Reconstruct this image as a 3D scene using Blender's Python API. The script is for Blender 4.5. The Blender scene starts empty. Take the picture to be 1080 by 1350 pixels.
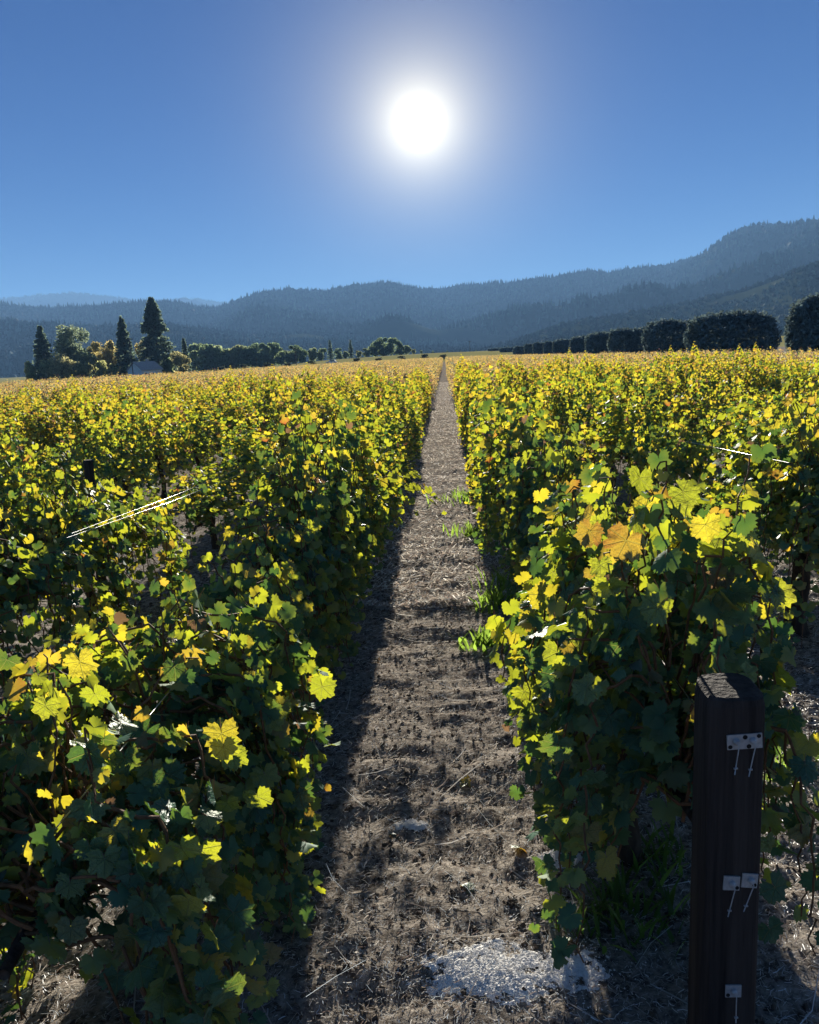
import bpy, math, random
import numpy as np
from mathutils import Matrix, Vector

rng = np.random.default_rng(11)
random.seed(11)
SC = bpy.context.scene
COL = SC.collection

# ------------------------------------------------------------------ camera
FPX = 1080.0                                   # focal length in pixels of a 1080 px wide frame
ROLL = math.radians(2.7)
CAM = np.array([0.0, 0.0, 1.9])
_d = np.array([46 / FPX, 207 / FPX, -1.0]); _d /= np.linalg.norm(_d)      # row direction (+Y) in camera axes
_x = np.array([math.cos(ROLL), math.sin(ROLL), 0.0]); _x -= _d * (_x @ _d); _x /= np.linalg.norm(_x)
_z = np.cross(_x, _d)
C2W = np.array([_x, _d, _z])

def look(px, py):
    """world direction of a point of the photograph"""
    return C2W @ np.array([(px - 540) / FPX, (675 - py) / FPX, -1.0])

def spot(px, py, depth_y):
    """real place at distance depth_y along the rows"""
    v = look(px, py)
    return CAM + v * (depth_y / v[1])

cd = bpy.data.cameras.new("camera"); cam = bpy.data.objects.new("camera", cd); COL.objects.link(cam)
m = Matrix([[C2W[0][0], C2W[0][1], C2W[0][2], CAM[0]],
            [C2W[1][0], C2W[1][1], C2W[1][2], CAM[1]],
            [C2W[2][0], C2W[2][1], C2W[2][2], CAM[2]], [0, 0, 0, 1]])
cam.matrix_world = m
cd.sensor_fit = 'HORIZONTAL'; cd.sensor_width = 36.0; cd.lens = 36.0 * FPX / 1080.0
cd.clip_start = 0.05; cd.clip_end = 60000
SC.camera = cam

# ------------------------------------------------------------------ sun, sky, exposure
SUN = look(553, 163); SUN /= np.linalg.norm(SUN)
ELEV = math.asin(SUN[2]); AZ = math.atan2(SUN[0], SUN[1])
sl = bpy.data.lights.new("sun", 'SUN'); sl.energy = 5.0; sl.angle = math.radians(0.53); sl.color = (1.0, 0.93, 0.80)
so = bpy.data.objects.new("sun", sl); COL.objects.link(so)
so.rotation_euler = Vector(SUN).to_track_quat('Z', 'Y').to_euler()

W = bpy.data.worlds.new("World"); SC.world = W; W.use_nodes = True
nt = W.node_tree; nt.nodes.clear()
def N(t, **k):
    n = nt.nodes.new(t)
    for a, b in k.items(): setattr(n, a, b)
    return n
def MA(op, a, b=None, clamp=False):
    n = N('ShaderNodeMath', operation=op, use_clamp=clamp)
    for i, v in enumerate((a, b)):
        if v is None: continue
        if isinstance(v, (int, float)): n.inputs[i].default_value = v
        else: nt.links.new(v, n.inputs[i])
    return n.outputs[0]
sky = N('ShaderNodeTexSky', sky_type='NISHITA'); sky.sun_disc = False
sky.sun_elevation = ELEV; sky.sun_rotation = AZ
sky.air_density = 1.0; sky.dust_density = 0.0; sky.ozone_density = 2.0; sky.altitude = 100
hs = N('ShaderNodeHueSaturation'); hs.inputs['Saturation'].default_value = 1.15; hs.inputs['Value'].default_value = 1.0
nt.links.new(sky.outputs[0], hs.inputs['Color'])
bg = N('ShaderNodeBackground'); bg.inputs['Strength'].default_value = 0.075
tnt = N('ShaderNodeMix', data_type='RGBA', blend_type='MULTIPLY'); tnt.inputs['Factor'].default_value = 1.0
nt.links.new(hs.outputs[0], tnt.inputs['A']); tnt.inputs['B'].default_value = (.010, .076, .205, 1)
nt.links.new(tnt.outputs['Result'], bg.inputs['Color'])
# the sun itself and the bright aureole round it
tc = N('ShaderNodeTexCoord')
nrm = N('ShaderNodeVectorMath', operation='NORMALIZE'); nt.links.new(tc.outputs['Generated'], nrm.inputs[0])
dt = N('ShaderNodeVectorMath', operation='DOT_PRODUCT'); nt.links.new(nrm.outputs[0], dt.inputs[0]); dt.inputs[1].default_value = tuple(SUN)
ang = MA('MULTIPLY', MA('ARCCOSINE', MA('MINIMUM', dt.outputs['Value'], 0.9999999)), 180 / math.pi)
disc = MA('MULTIPLY', MA('SUBTRACT', 1.0, MA('DIVIDE', MA('SUBTRACT', ang, .8), .9, True), True), 4.0)
g1 = MA('MULTIPLY', MA('EXPONENT', MA('MULTIPLY', ang, -1 / 1.2)), 0.55)
g2 = MA('MULTIPLY', MA('EXPONENT', MA('MULTIPLY', ang, -1 / 3.5)), 0.42)
def glow(val, col):
    b = N('ShaderNodeBackground'); b.inputs['Color'].default_value = (*col, 1); nt.links.new(val, b.inputs['Strength']); return b
parts = [bg, glow(disc, (1, .99, .95)), glow(g1, (1, .93, .78)), glow(g2, (1.0, .84, .42))]
cur = parts[0].outputs[0]
for p in parts[1:]:
    a = N('ShaderNodeAddShader'); nt.links.new(cur, a.inputs[0]); nt.links.new(p.outputs[0], a.inputs[1]); cur = a.outputs[0]
wo = N('ShaderNodeOutputWorld'); nt.links.new(cur, wo.inputs['Surface'])

SC.view_settings.view_transform = 'Standard'; SC.view_settings.look = 'None'
SC.view_settings.gamma = 1.0; SC.view_settings.use_curve_mapping = False
SC.view_settings.exposure = 1.8
SC.render.engine = 'CYCLES'
cy = SC.cycles
cy.use_denoising = True
cy.max_bounces = 5; cy.diffuse_bounces = 2; cy.glossy_bounces = 2; cy.transmission_bounces = 3; cy.volume_bounces = 0
cy.transparent_max_bounces = 4
cy.sample_clamp_indirect = 4.0
cy.caustics_reflective = False; cy.caustics_refractive = False

# ------------------------------------------------------------------ helpers
def mesh(name, verts, faces, mat=None, col=None, uv=None, smooth=False):
    me = bpy.data.meshes.new(name)
    if isinstance(faces, np.ndarray):
        k = faces.shape[1]; nf = len(faces)
        me.vertices.add(len(verts)); me.vertices.foreach_set('co', np.asarray(verts, np.float32).ravel())
        me.loops.add(nf * k); me.loops.foreach_set('vertex_index', faces.astype(np.int32).ravel())
        me.polygons.add(nf); me.polygons.foreach_set('loop_start', np.arange(0, nf * k, k, dtype=np.int32))
        me.polygons.foreach_set('loop_total', np.full(nf, k, np.int32))
        me.update(calc_edges=True)
    else:
        me.from_pydata([tuple(v) for v in verts], [], [tuple(f) for f in faces])
    if col is not None:
        a = me.color_attributes.new('tint', 'FLOAT_COLOR', 'POINT')
        c = np.ones((len(verts), 4), np.float32); c[:, :3] = col
        a.data.foreach_set('color', c.ravel())
    if uv is not None:
        l = me.uv_layers.new(name='UVMap')
        idx = np.empty(len(me.loops), np.int32); me.loops.foreach_get('vertex_index', idx)
        l.data.foreach_set('uv', np.asarray(uv, np.float32)[idx].ravel())
    me.polygons.foreach_set('use_smooth', np.full(len(me.polygons), smooth))
    if mat: me.materials.append(mat)
    return me

def obj(name, me, parent=None, loc=(0, 0, 0), rot=(0, 0, 0)):
    o = bpy.data.objects.new(name, me); COL.objects.link(o)
    o.location = loc; o.rotation_euler = rot
    if parent is not None: o.parent = parent
    return o

def tag(o, label=None, cat=None, group=None, kind=None):
    if label: o['label'] = label
    if cat: o['category'] = cat
    if group: o['group'] = group
    if kind: o['kind'] = kind
    return o

def empty(name, loc, label, cat, group=None, rz=0.0):
    o = bpy.data.objects.new(name, None); COL.objects.link(o)
    o.empty_display_size = 0.2; o.location = loc; o.rotation_euler = (0, 0, rz)
    return tag(o, label, cat, group)

class Geo:
    """gathers verts / faces (tris and quads) for one mesh"""
    def __init__(s): s.v = []; s.f = []; s.c = []
    def add(s, v, f, c=None):
        b = len(s.v); s.v += [tuple(p) for p in v]; s.f += [tuple(i + b for i in q) for q in f]
        s.c += [c or (1, 1, 1)] * len(v)
    def box(s, c, size, rz=0.0, col=None, taper=1.0):
        hx, hy, hz = size[0] / 2, size[1] / 2, size[2] / 2; ca, sa = math.cos(rz), math.sin(rz); v = []
        for z in (-1, 1):
            k = taper if z > 0 else 1
            for x, y in ((-1, -1), (1, -1), (1, 1), (-1, 1)):
                X, Y = x * hx * k, y * hy * k
                v.append((c[0] + X * ca - Y * sa, c[1] + X * sa + Y * ca, c[2] + z * hz))
        s.add(v, [(3, 2, 1, 0), (4, 5, 6, 7), (0, 1, 5, 4), (1, 2, 6, 5), (2, 3, 7, 6), (3, 0, 4, 7)], col)
    def tube(s, pts, rad, n=6, col=None, cap=True):
        pts = [np.array(p, float) for p in pts]; R = rad if hasattr(rad, '__len__') else [rad] * len(pts)
        v = []; f = []
        for i, p in enumerate(pts):
            t = pts[min(i + 1, len(pts) - 1)] - pts[max(i - 1, 0)]; t /= np.linalg.norm(t) + 1e-9
            a = np.cross(t, (0, 0, 1) if abs(t[2]) < .9 else (1, 0, 0)); a /= np.linalg.norm(a); b = np.cross(t, a)
            for k in range(n):
                q = 2 * math.pi * k / n; v.append(p + R[i] * (math.cos(q) * a + math.sin(q) * b))
        for i in range(len(pts) - 1):
            for k in range(n):
                f.append((i * n + k, i * n + (k + 1) % n, (i + 1) * n + (k + 1) % n, (i + 1) * n + k))
        if cap: f += [tuple(range(n)), tuple((len(pts) - 1) * n + k for k in reversed(range(n)))]
        s.add(v, f, col)
    def mesh(s, name, mat, smooth=False, colors=False):
        return mesh(name, s.v, s.f, mat, np.array(s.c) if colors else None, smooth=smooth)

# smooth value noise (vectorised)
_T = np.random.default_rng(5).random((256, 256))
def vnoise(x, y):
    xi = np.floor(x).astype(int); yi = np.floor(y).astype(int); fx = x - xi; fy = y - yi
    fx = fx * fx * (3 - 2 * fx); fy = fy * fy * (3 - 2 * fy)
    a = _T[xi & 255, yi & 255]; b = _T[(xi + 1) & 255, yi & 255]; c = _T[xi & 255, (yi + 1) & 255]; d = _T[(xi + 1) & 255, (yi + 1) & 255]
    return (a * (1 - fx) + b * fx) * (1 - fy) + (c * (1 - fx) + d * fx) * fy
def fbm(x, y, o=4):
    s = 0; a = .5
    for i in range(o): s = s + a * (vnoise(x + 17.3 * i, y + 9.1 * i) - .5); x = x * 2.03; y = y * 2.03; a *= .5
    return s
def sstep(a, b, x): t = np.clip((x - a) / (b - a), 0, 1); return t * t * (3 - 2 * t)

# ------------------------------------------------------------------ materials
def material(name):
    mt = bpy.data.materials.new(name); mt.use_nodes = True; t = mt.node_tree
    return mt, t, t.nodes['Principled BSDF'], t.nodes['Material Output']
def node(t, ty, inp=None, **k):
    n = t.nodes.new(ty)
    for a, b in k.items(): setattr(n, a, b)
    for a, b in (inp or {}).items():
        if hasattr(b, 'is_linked') or isinstance(b, bpy.types.NodeSocket): t.links.new(b, n.inputs[a])
        else: n.inputs[a].default_value = b
    return n
def noise_mat(name, c1, c2, scale, rough=.9, bump=0.0, bscale=None, detail=6, spec=.3, metallic=0.0, stretch=None):
    mt, t, p, o = material(name)
    tcn = node(t, 'ShaderNodeTexCoord'); vec = tcn.outputs['Object']
    if stretch: vec = node(t, 'ShaderNodeMapping', {'Vector': vec, 'Scale': stretch}).outputs[0]
    nz = node(t, 'ShaderNodeTexNoise', {'Vector': vec, 'Scale': scale, 'Detail': detail, 'Roughness': .65})
    rp = node(t, 'ShaderNodeValToRGB', {'Fac': nz.outputs['Fac']})
    rp.color_ramp.elements[0].position = .32; rp.color_ramp.elements[1].position = .68
    rp.color_ramp.elements[0].color = (*c1, 1); rp.color_ramp.elements[1].color = (*c2, 1)
    t.links.new(rp.outputs[0], p.inputs['Base Color'])
    p.inputs['Roughness'].default_value = rough; p.inputs['Specular IOR Level'].default_value = spec; p.inputs['Metallic'].default_value = metallic
    if bump:
        n2 = node(t, 'ShaderNodeTexNoise', {'Vector': vec, 'Scale': bscale or scale * 3, 'Detail': 6})
        b = node(t, 'ShaderNodeBump', {'Height': n2.outputs['Fac'], 'Strength': bump, 'Distance': .02})
        t.links.new(b.outputs[0], p.inputs['Normal'])
    return mt

def leaf_mat(name, trans=1.0, refl=.22, veins=False, mott=18.0, mix=.55, rough=.42, spec=.35, under=(0, 0, 0)):
    mt, t, p, o = material(name)
    at = node(t, 'ShaderNodeAttribute', attribute_name='tint')
    col = at.outputs['Color']
    tcn = node(t, 'ShaderNodeTexCoord')
    nz = node(t, 'ShaderNodeTexNoise', {'Vector': tcn.outputs['Object'], 'Scale': mott, 'Detail': 3.0})
    mr = node(t, 'ShaderNodeMapRange', {'Value': nz.outputs['Fac'], 'From Min': .3, 'From Max': .7, 'To Min': .72, 'To Max': 1.22})
    sc = node(t, 'ShaderNodeVectorMath', {0: col, 'Scale': mr.outputs[0]}, operation='SCALE'); col = sc.outputs[0]
    if veins:
        uv = node(t, 'ShaderNodeSeparateXYZ', {'Vector': tcn.outputs['UV']})
        def mth(op, a, b=None):
            n = t.nodes.new('ShaderNodeMath'); n.operation = op
            for i, v in enumerate((a, b)):
                if v is None: continue
                if isinstance(v, (int, float)): n.inputs[i].default_value = v
                else: t.links.new(v, n.inputs[i])
            return n.outputs[0]
        u = mth('ABSOLUTE', mth('SUBTRACT', uv.outputs[0], .5)); v = mth('SUBTRACT', uv.outputs[1], .5)
        ds = None
        for A in (0, 50, 103):
            ca, sa = math.cos(math.radians(A)), math.sin(math.radians(A))
            d = mth('ABSOLUTE', mth('SUBTRACT', mth('MULTIPLY', u, ca), mth('MULTIPLY', v, sa)))
            along = mth('ADD', mth('MULTIPLY', u, sa), mth('MULTIPLY', v, ca))
            d = mth('ADD', d, mth('MULTIPLY', mth('LESS_THAN', along, 0.0), 1.0))
            ds = d if ds is None else mth('MINIMUM', ds, d)
        msk = node(t, 'ShaderNodeMapRange', {'Value': ds, 'From Min': .004, 'From Max': .014, 'To Min': .45, 'To Max': 0.0}).outputs[0]
        mx = node(t, 'ShaderNodeMix', data_type='RGBA'); t.links.new(msk, mx.inputs['Factor']); t.links.new(col, mx.inputs['A']); mx.inputs['B'].default_value = (.40, .38, .09, 1)
        col = mx.outputs['Result']
    rf = node(t, 'ShaderNodeVectorMath', {0: col, 1: (refl * .8, refl, refl * 1.3), 2: under}, operation='MULTIPLY_ADD')
    t.links.new(rf.outputs[0], p.inputs['Base Color'])
    p.inputs['Roughness'].default_value = rough; p.inputs['Specular IOR Level'].default_value = spec
    tr = node(t, 'ShaderNodeVectorMath', {0: col, 'Scale': trans}, operation='SCALE')
    tb = node(t, 'ShaderNodeBsdfTranslucent', {'Color': tr.outputs[0]})
    if veins:
        nb = node(t, 'ShaderNodeTexNoise', {'Vector': tcn.outputs['UV'], 'Scale': 7.0, 'Detail': 4.0})
        hb_ = mth('ADD', nb.outputs['Fac'], mth('MULTIPLY', msk, -.9))
        bp_ = node(t, 'ShaderNodeBump', {'Height': hb_, 'Strength': .8, 'Distance': .012})
        t.links.new(bp_.outputs[0], p.inputs['Normal']); t.links.new(bp_.outputs[0], tb.inputs['Normal'])
    ms = node(t, 'ShaderNodeMixShader', {'Fac': mix, 1: p.outputs[0], 2: tb.outputs[0]})
    t.links.new(ms.outputs[0], o.inputs['Surface'])
    return mt

PALE = (.072, .165, .130)                     # the paler felted underside
M_LEAF = leaf_mat('vine_leaf', veins=True, mott=22, mix=.47, under=PALE)
M_LEAFM = leaf_mat('vine_foliage', mott=9, mix=.47, under=PALE, rough=.6, spec=.12)
M_TREE = leaf_mat('tree_foliage', trans=1.1, refl=.55, mott=.6, mix=.5, rough=.7, spec=.15)
M_HEDGE = leaf_mat('clipped_foliage', trans=.6, refl=.6, mott=.6, mix=.25, rough=.8, spec=.1)
M_GRASS = leaf_mat('grass_blade', trans=1.0, refl=.4, mott=6, rough=.5)
M_STRAW = leaf_mat('dry_straw', trans=1.0, refl=.9, mott=30, mix=.5, rough=.4, spec=.5)
M_CANE = noise_mat('cane_bark', (.10, .045, .02), (.22, .11, .05), 40, .75, .2)
M_BARK = noise_mat('vine_bark', (.028, .02, .015), (.10, .075, .055), 30, .95, .8, 60, stretch=(1, 1, .18))
M_TRUNK = noise_mat('tree_bark', (.04, .03, .022), (.10, .075, .055), 3, .95, .4, 8, stretch=(1, 1, .3))
M_POST = noise_mat('weathered_timber', (.012, .010, .010), (.062, .050, .044), 34, .85, .45, 90, stretch=(1, 1, .035), spec=.2)
M_ZINC = noise_mat('galvanised_steel', (.30, .31, .32), (.50, .51, .52), 60, .5, .05, metallic=.3, spec=.4)
M_WIRE = noise_mat('trellis_wire', (.55, .55, .55), (.75, .75, .75), 30, .28, metallic=1.0, spec=.5)
M_HOLE = noise_mat('dark_recess', (.01, .01, .01), (.02, .02, .02), 30)
M_WHITE = noise_mat('white_powder', (.66, .64, .61), (.88, .87, .85), 60, 1.0, .08, 200, spec=0.0)
M_CLOD = noise_mat('soil_clod', (.045, .033, .025), (.15, .115, .085), 14, .95, .5, 60)
M_STONE = noise_mat('pale_stone', (.22, .20, .18), (.46, .43, .40), 20, .9, .3)
M_HOUSEW = noise_mat('white_siding', (.62, .62, .60), (.80, .80, .78), 1.2, .8)
M_ROOF = noise_mat('roof_shingle', (.30, .27, .26), (.46, .42, .40), 2.5, .9, .3, 6)
M_GLASS = noise_mat('window_glass', (.02, .025, .03), (.04, .05, .06), 2, .1, spec=.6)
M_POLE = noise_mat('pole_wood', (.06, .045, .035), (.13, .10, .08), 2, .9)
M_CARW = noise_mat('car_paint', (.7, .7, .7), (.8, .8, .8), 2, .3, spec=.5)
M_TYRE = noise_mat('tyre_rubber', (.015, .015, .015), (.03, .03, .03), 5, .8)

# ------------------------------------------------------------------ ground
ROW0, PITCH = 0.64, 1.55
FIELD_Y = 262.0
def terrain(x, y):
    z = -0.45 * sstep(3, 34, x) - 3.0 * sstep(6, 150, -x) * sstep(8, 160, y)
    z = z - 0.25 * sstep(15, 240, y)
    z = z + (0.022 * np.clip(y - 268, 0, 150) + .003 * np.clip(y - 418, 0, 1200)) * (.25 + .75 * sstep(-150, -50, x)) + .004 * np.clip(x - 40, 0, 400) * sstep(60, 160, y)
    return z
def onground(px, py):
    v = look(px, py); return CAM + v * (-CAM[2] / v[2])
POWDER = [(*onground(655, 1283)[:2], .26), (*onground(752, 1285)[:2], .16), (*onground(742, 1140)[:2], .14), (*onground(541, 1092)[:2], .10)]
def relief(x, y):
    d = np.abs((x - ROW0 + PITCH / 2) % PITCH - PITCH / 2)         # distance from the nearest row line
    fade = 1 - sstep(22, 45, np.hypot(x, y))
    berm = .035 * np.exp(-(d / .28) ** 2)
    n = .085 * fbm(x * 1.6, y * 3.6, 4) + .055 * fbm(x * 8, y * 12, 3)
    tread = .007 * np.sin(y * 22 + 5 * fbm(x * 1.2, y * .8, 2) + 4 * fbm(x * 4, y * 4, 2)) * np.exp(-((x + .08) / .33) ** 4) * (.6 + fbm(x * 2 + 9, y * 2, 2) * 2)
    flat = 0
    for qx, qy, qr in POWDER: flat = np.maximum(flat, np.exp(-((x - qx) ** 2 + ((y - qy) * 1.2) ** 2) / qr ** 2))
    return ((berm + n + tread) * (1 - flat) + .022 * flat) * fade
def ground_z(x, y): return terrain(x, y) + relief(x, y)
gz = lambda x, y: float(ground_z(np.array([x], float), np.array([y], float))[0])

def axis(fine_a, fine_b, step, grow, lo, hi):
    a = list(np.arange(fine_a, fine_b, step)); s = step; v = a[-1]
    while v < hi: s *= grow; v += s; a.append(min(v, hi))
    s = step; v = fine_a; pre = []
    while v > lo: s *= grow; v -= s; pre.append(max(v, lo))
    return np.array(pre[::-1] + a)
gx = axis(-2.6, 3.0, .025, 1.035, -9500, 9500)
gy = axis(1.2, 6.0, .022, 1.03, -400, 11000)
GX, GY = np.meshgrid(gx, gy, indexing='ij')
GZ = ground_z(GX, GY)
V = np.stack([GX, GY, GZ], -1).reshape(-1, 3)
nx, ny = len(gx), len(gy)
I = np.arange(nx * ny).reshape(nx, ny)
F = np.stack([I[:-1, :-1], I[1:, :-1], I[1:, 1:], I[:-1, 1:]], -1).reshape(-1, 4)
mt, t, p, o = material('vineyard_soil')
ge = node(t, 'ShaderNodeNewGeometry'); pos = ge.outputs['Position']
sx = node(t, 'ShaderNodeSeparateXYZ', {'Vector': pos})
n1 = node(t, 'ShaderNodeTexNoise', {'Vector': pos, 'Scale': 26.0, 'Detail': 9.0, 'Roughness': .72})
r1 = node(t, 'ShaderNodeValToRGB', {'Fac': n1.outputs['Fac']})
r1.color_ramp.elements[0].position = .38; r1.color_ramp.elements[0].color = (.075, .062, .053, 1)
r1.color_ramp.elements[1].position = .70; r1.color_ramp.elements[1].color = (.48, .43, .37, 1)
n2 = node(t, 'ShaderNodeTexNoise', {'Vector': pos, 'Scale': .015, 'Detail': 4.0})
r2 = node(t, 'ShaderNodeValToRGB', {'Fac': n2.outputs['Fac']})
r2.color_ramp.elements[0].color = (.20, .20, .075, 1); r2.color_ramp.elements[1].color = (.34, .30, .13, 1)
fm = node(t, 'ShaderNodeMapRange', {'Value': sx.outputs[1], 'From Min': FIELD_Y + 2, 'From Max': FIELD_Y + 6})
mx = node(t, 'ShaderNodeMix', data_type='RGBA'); t.links.new(fm.outputs[0], mx.inputs['Factor']); t.links.new(r1.outputs[0], mx.inputs['A']); t.links.new(r2.outputs[0], mx.inputs['B'])
t.links.new(mx.outputs['Result'], p.inputs['Base Color']); p.inputs['Roughness'].default_value = 1.0; p.inputs['Specular IOR Level'].default_value = 0.0
n3 = node(t, 'ShaderNodeTexNoise', {'Vector': pos, 'Scale': 55.0, 'Detail': 8.0, 'Roughness': .7})
bp = node(t, 'ShaderNodeBump', {'Height': n3.outputs['Fac'], 'Strength': .9, 'Distance': .012}); t.links.new(bp.outputs[0], p.inputs['Normal'])
gr = obj('ground', mesh('ground', V, F, mt, smooth=True)); tag(gr, 'dark vineyard soil with the fields and valley floor beyond', None, None, 'structure')

# ------------------------------------------------------------------ hills
def hill_mat(name, c1, c2, s):
    return noise_mat(name, c1, c2, s, 1.0, .0, detail=8, spec=0.0)
M_HILL = hill_mat('forested_hill', (.020, .030, .016), (.05, .058, .03), .006)
M_HILLT = leaf_mat('hill_tree_foliage', trans=.35, refl=.9, mott=.05, mix=.25, rough=.9, spec=.1)

def tree_bits(n, P, h, cone, r):
    """n low trees standing at P: 6-sided cones or lumpy domes, one mesh"""
    k = 6; a = np.arange(k) / k * 2 * np.pi
    ring = np.stack([np.cos(a), np.sin(a)], -1)
    rad = h * np.where(cone, .22, .48) * r.uniform(.8, 1.25, n)
    v = np.zeros((n, 2 * k + 1, 3))
    for j in range(2):
        f = np.where(cone, (1.0, .55)[j], (.8, 1.0)[j]); zz = np.where(cone, (.02, .45)[j], (.02, .55)[j])
        jit = r.uniform(.75, 1.2, (n, k))
        v[:, j * k:(j + 1) * k, 0] = P[:, None, 0] + ring[None, :, 0] * (rad * f)[:, None] * jit
        v[:, j * k:(j + 1) * k, 1] = P[:, None, 1] + ring[None, :, 1] * (rad * f)[:, None] * jit
        v[:, j * k:(j + 1) * k, 2] = P[:, None, 2] + (h * zz)[:, None] + r.uniform(-.06, .06, (n, k)) * h[:, None]
    v[:, 2 * k] = P; v[:, 2 * k, 2] += h
    f = []
    for i in range(k):
        q = (i + 1) % k
        f += [(i, q, k + q), (i, k + q, k + i), (k + i, k + q, 2 * k)]
    f = np.array(f); F_ = (np.arange(n)[:, None, None] * (2 * k + 1) + f[None]).reshape(-1, 3)
    return v.reshape(-1, 3), F_

def hill(name, label, crest, D0, Dbase, ntree, hmin, hmax, seed, treecol, base_z=-30, wob=.12, conf=.6, back=1.25):
    r = np.random.default_rng(seed)
    px = np.array([c[0] for c in crest], float); py = np.array([c[1] for c in crest], float)
    nc = 340; xs = np.linspace(px[0], px[-1], nc); ys = np.interp(xs, px, py)
    ys = ys + 2.2 * fbm(xs * .03 + seed, xs * 0 + seed, 4) * 2
    dirs = np.array([look(a, b) for a, b in zip(xs, ys)])
    hz = np.hypot(dirs[:, 0], dirs[:, 1]); ux, uy, tn = dirs[:, 0] / hz, dirs[:, 1] / hz, dirs[:, 2] / hz
    D = D0 * (1 + wob * fbm(xs * .006 + seed * 3, xs * 0 + .5, 2) * 2)
    nr = 46; T = np.concatenate([np.linspace(0, 1, nr), [1.06, 1.14, back]])
    P = np.zeros((nc, len(T), 3))
    for j, tt in enumerate(T):
        dist = Dbase + (D - Dbase) * tt if tt <= 1 else D * (1 + (tt - 1))
        zc = CAM[2] + tn * D
        x = ux * dist; y = uy * dist
        if tt <= 1:
            g = fbm(x * .0016 + seed, y * .0016, 5) * 2
            z = base_z + (zc - base_z) * (tt ** 1.15) + g * (zc - base_z) * .7 * math.sin(math.pi * tt) * (1 - .3 * tt)
        else:
            z = zc - (zc - base_z) * ((tt - 1) / (back - 1)) ** .8
        P[:, j] = np.stack([x, y, np.maximum(z, base_z)], -1)
    nT = len(T); I = np.arange(nc * nT).reshape(nc, nT)
    F = np.stack([I[:-1, :-1], I[1:, :-1], I[1:, 1:], I[:-1, 1:]], -1).reshape(-1, 4)
    h = obj(name, mesh(name, P.reshape(-1, 3), F, M_HILL, smooth=True)); tag(h, label, None, None, 'structure')
    # forest standing on it
    n1 = int(ntree * .8); ci = r.uniform(0, nc - 1.01, ntree); tj = np.concatenate([r.uniform(.04, 1, n1) ** .8, r.uniform(.985, 1.0, ntree - n1)])
    jj = np.clip(tj * (nr - 1), 0, nr - 1.01)
    i0 = ci.astype(int); j0 = jj.astype(int); fi = (ci - i0)[:, None]; fj = (jj - j0)[:, None]
    Q = (P[i0, j0] * (1 - fi) + P[i0 + 1, j0] * fi) * (1 - fj) + (P[i0, j0 + 1] * (1 - fi) + P[i0 + 1, j0 + 1] * fi) * fj
    dens = fbm(Q[:, 0] * .003, Q[:, 1] * .003, 3); keep = (dens > -.16) | (tj > .98); Q = Q[keep]; n = len(Q)
    cone = r.random(n) < conf; hh = r.uniform(hmin, hmax, n) * np.where(cone, 1.1, .75) * np.where(tj[keep] > .98, r.uniform(.7, 1.45, n), 1)
    Q[:, 2] -= 1
    v, f = tree_bits(n, Q, hh, cone, r)
    c = np.array(treecol)[None] * r.uniform(.4, 1.9, (n, 1)) * (1 + 2.2 * np.clip(fbm(Q[:, :1] * .004, Q[:, 1:2] * .004, 3), -.3, .4)); c = np.repeat(c, 13, 0)
    fo = obj('forest', mesh('forest', v, f, M_HILLT, c)); tag(fo, 'woodland covering ' + label, 'woodland', None, 'stuff')
hill('far_ridge', 'the most distant pale blue ridge',
     [(-300, 420), (-120, 404), (0, 396), (45, 389), (90, 387.5), (130, 390), (190, 397), (225, 396), (262, 394.5), (300, 400), (340, 404), (420, 410), (560, 420)],
     9200, 7200, 5000, 14, 26, 3, (.05, .07, .035), conf=.5)
hill('main_ridge', 'the long dark ridge closing the valley',
     [(-330, 392), (-150, 402), (0, 403), (50, 408), (100, 409), (150, 404), (190, 402), (230, 403), (262, 408), (285, 409), (312, 401), (345, 390), (380, 384), (430, 386), (470, 379),
      (500, 376), (520, 378), (545, 384), (580, 384), (610, 379), (640, 377), (700, 373), (745, 366), (780, 361), (800, 364), (830, 358), (880, 353),
      (905, 347), (925, 339), (950, 327), (990, 311), (1030, 301), (1080, 295), (1140, 288), (1260, 286), (1420, 300)],
     4300, 2100, 32000, 11, 26, 4, (.045, .065, .035))
hill('lower_ridge', 'the darker wooded slope below the long ridge',
     [(-330, 412), (-150, 420), (0, 424), (60, 429), (130, 434), (200, 430), (260, 437), (330, 444), (400, 441), (470, 448), (540, 455), (620, 458), (720, 461), (900, 466)],
     2500, 1500, 9000, 9, 19, 9, (.05, .07, .045), base_z=-8, wob=.25, conf=.5)
hill('foothill', 'the lower wooded spur in front of the ridge',
     [(560, 470), (640, 462), (690, 447), (740, 430), (780, 421), (820, 417), (850, 411), (880, 405), (930, 396), (980, 384), (1030, 366), (1080, 348), (1160, 330), (1300, 330)],
     1750, 800, 6000, 5, 11, 7, (.06, .075, .04), base_z=-4, wob=.2, conf=.25)

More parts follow.
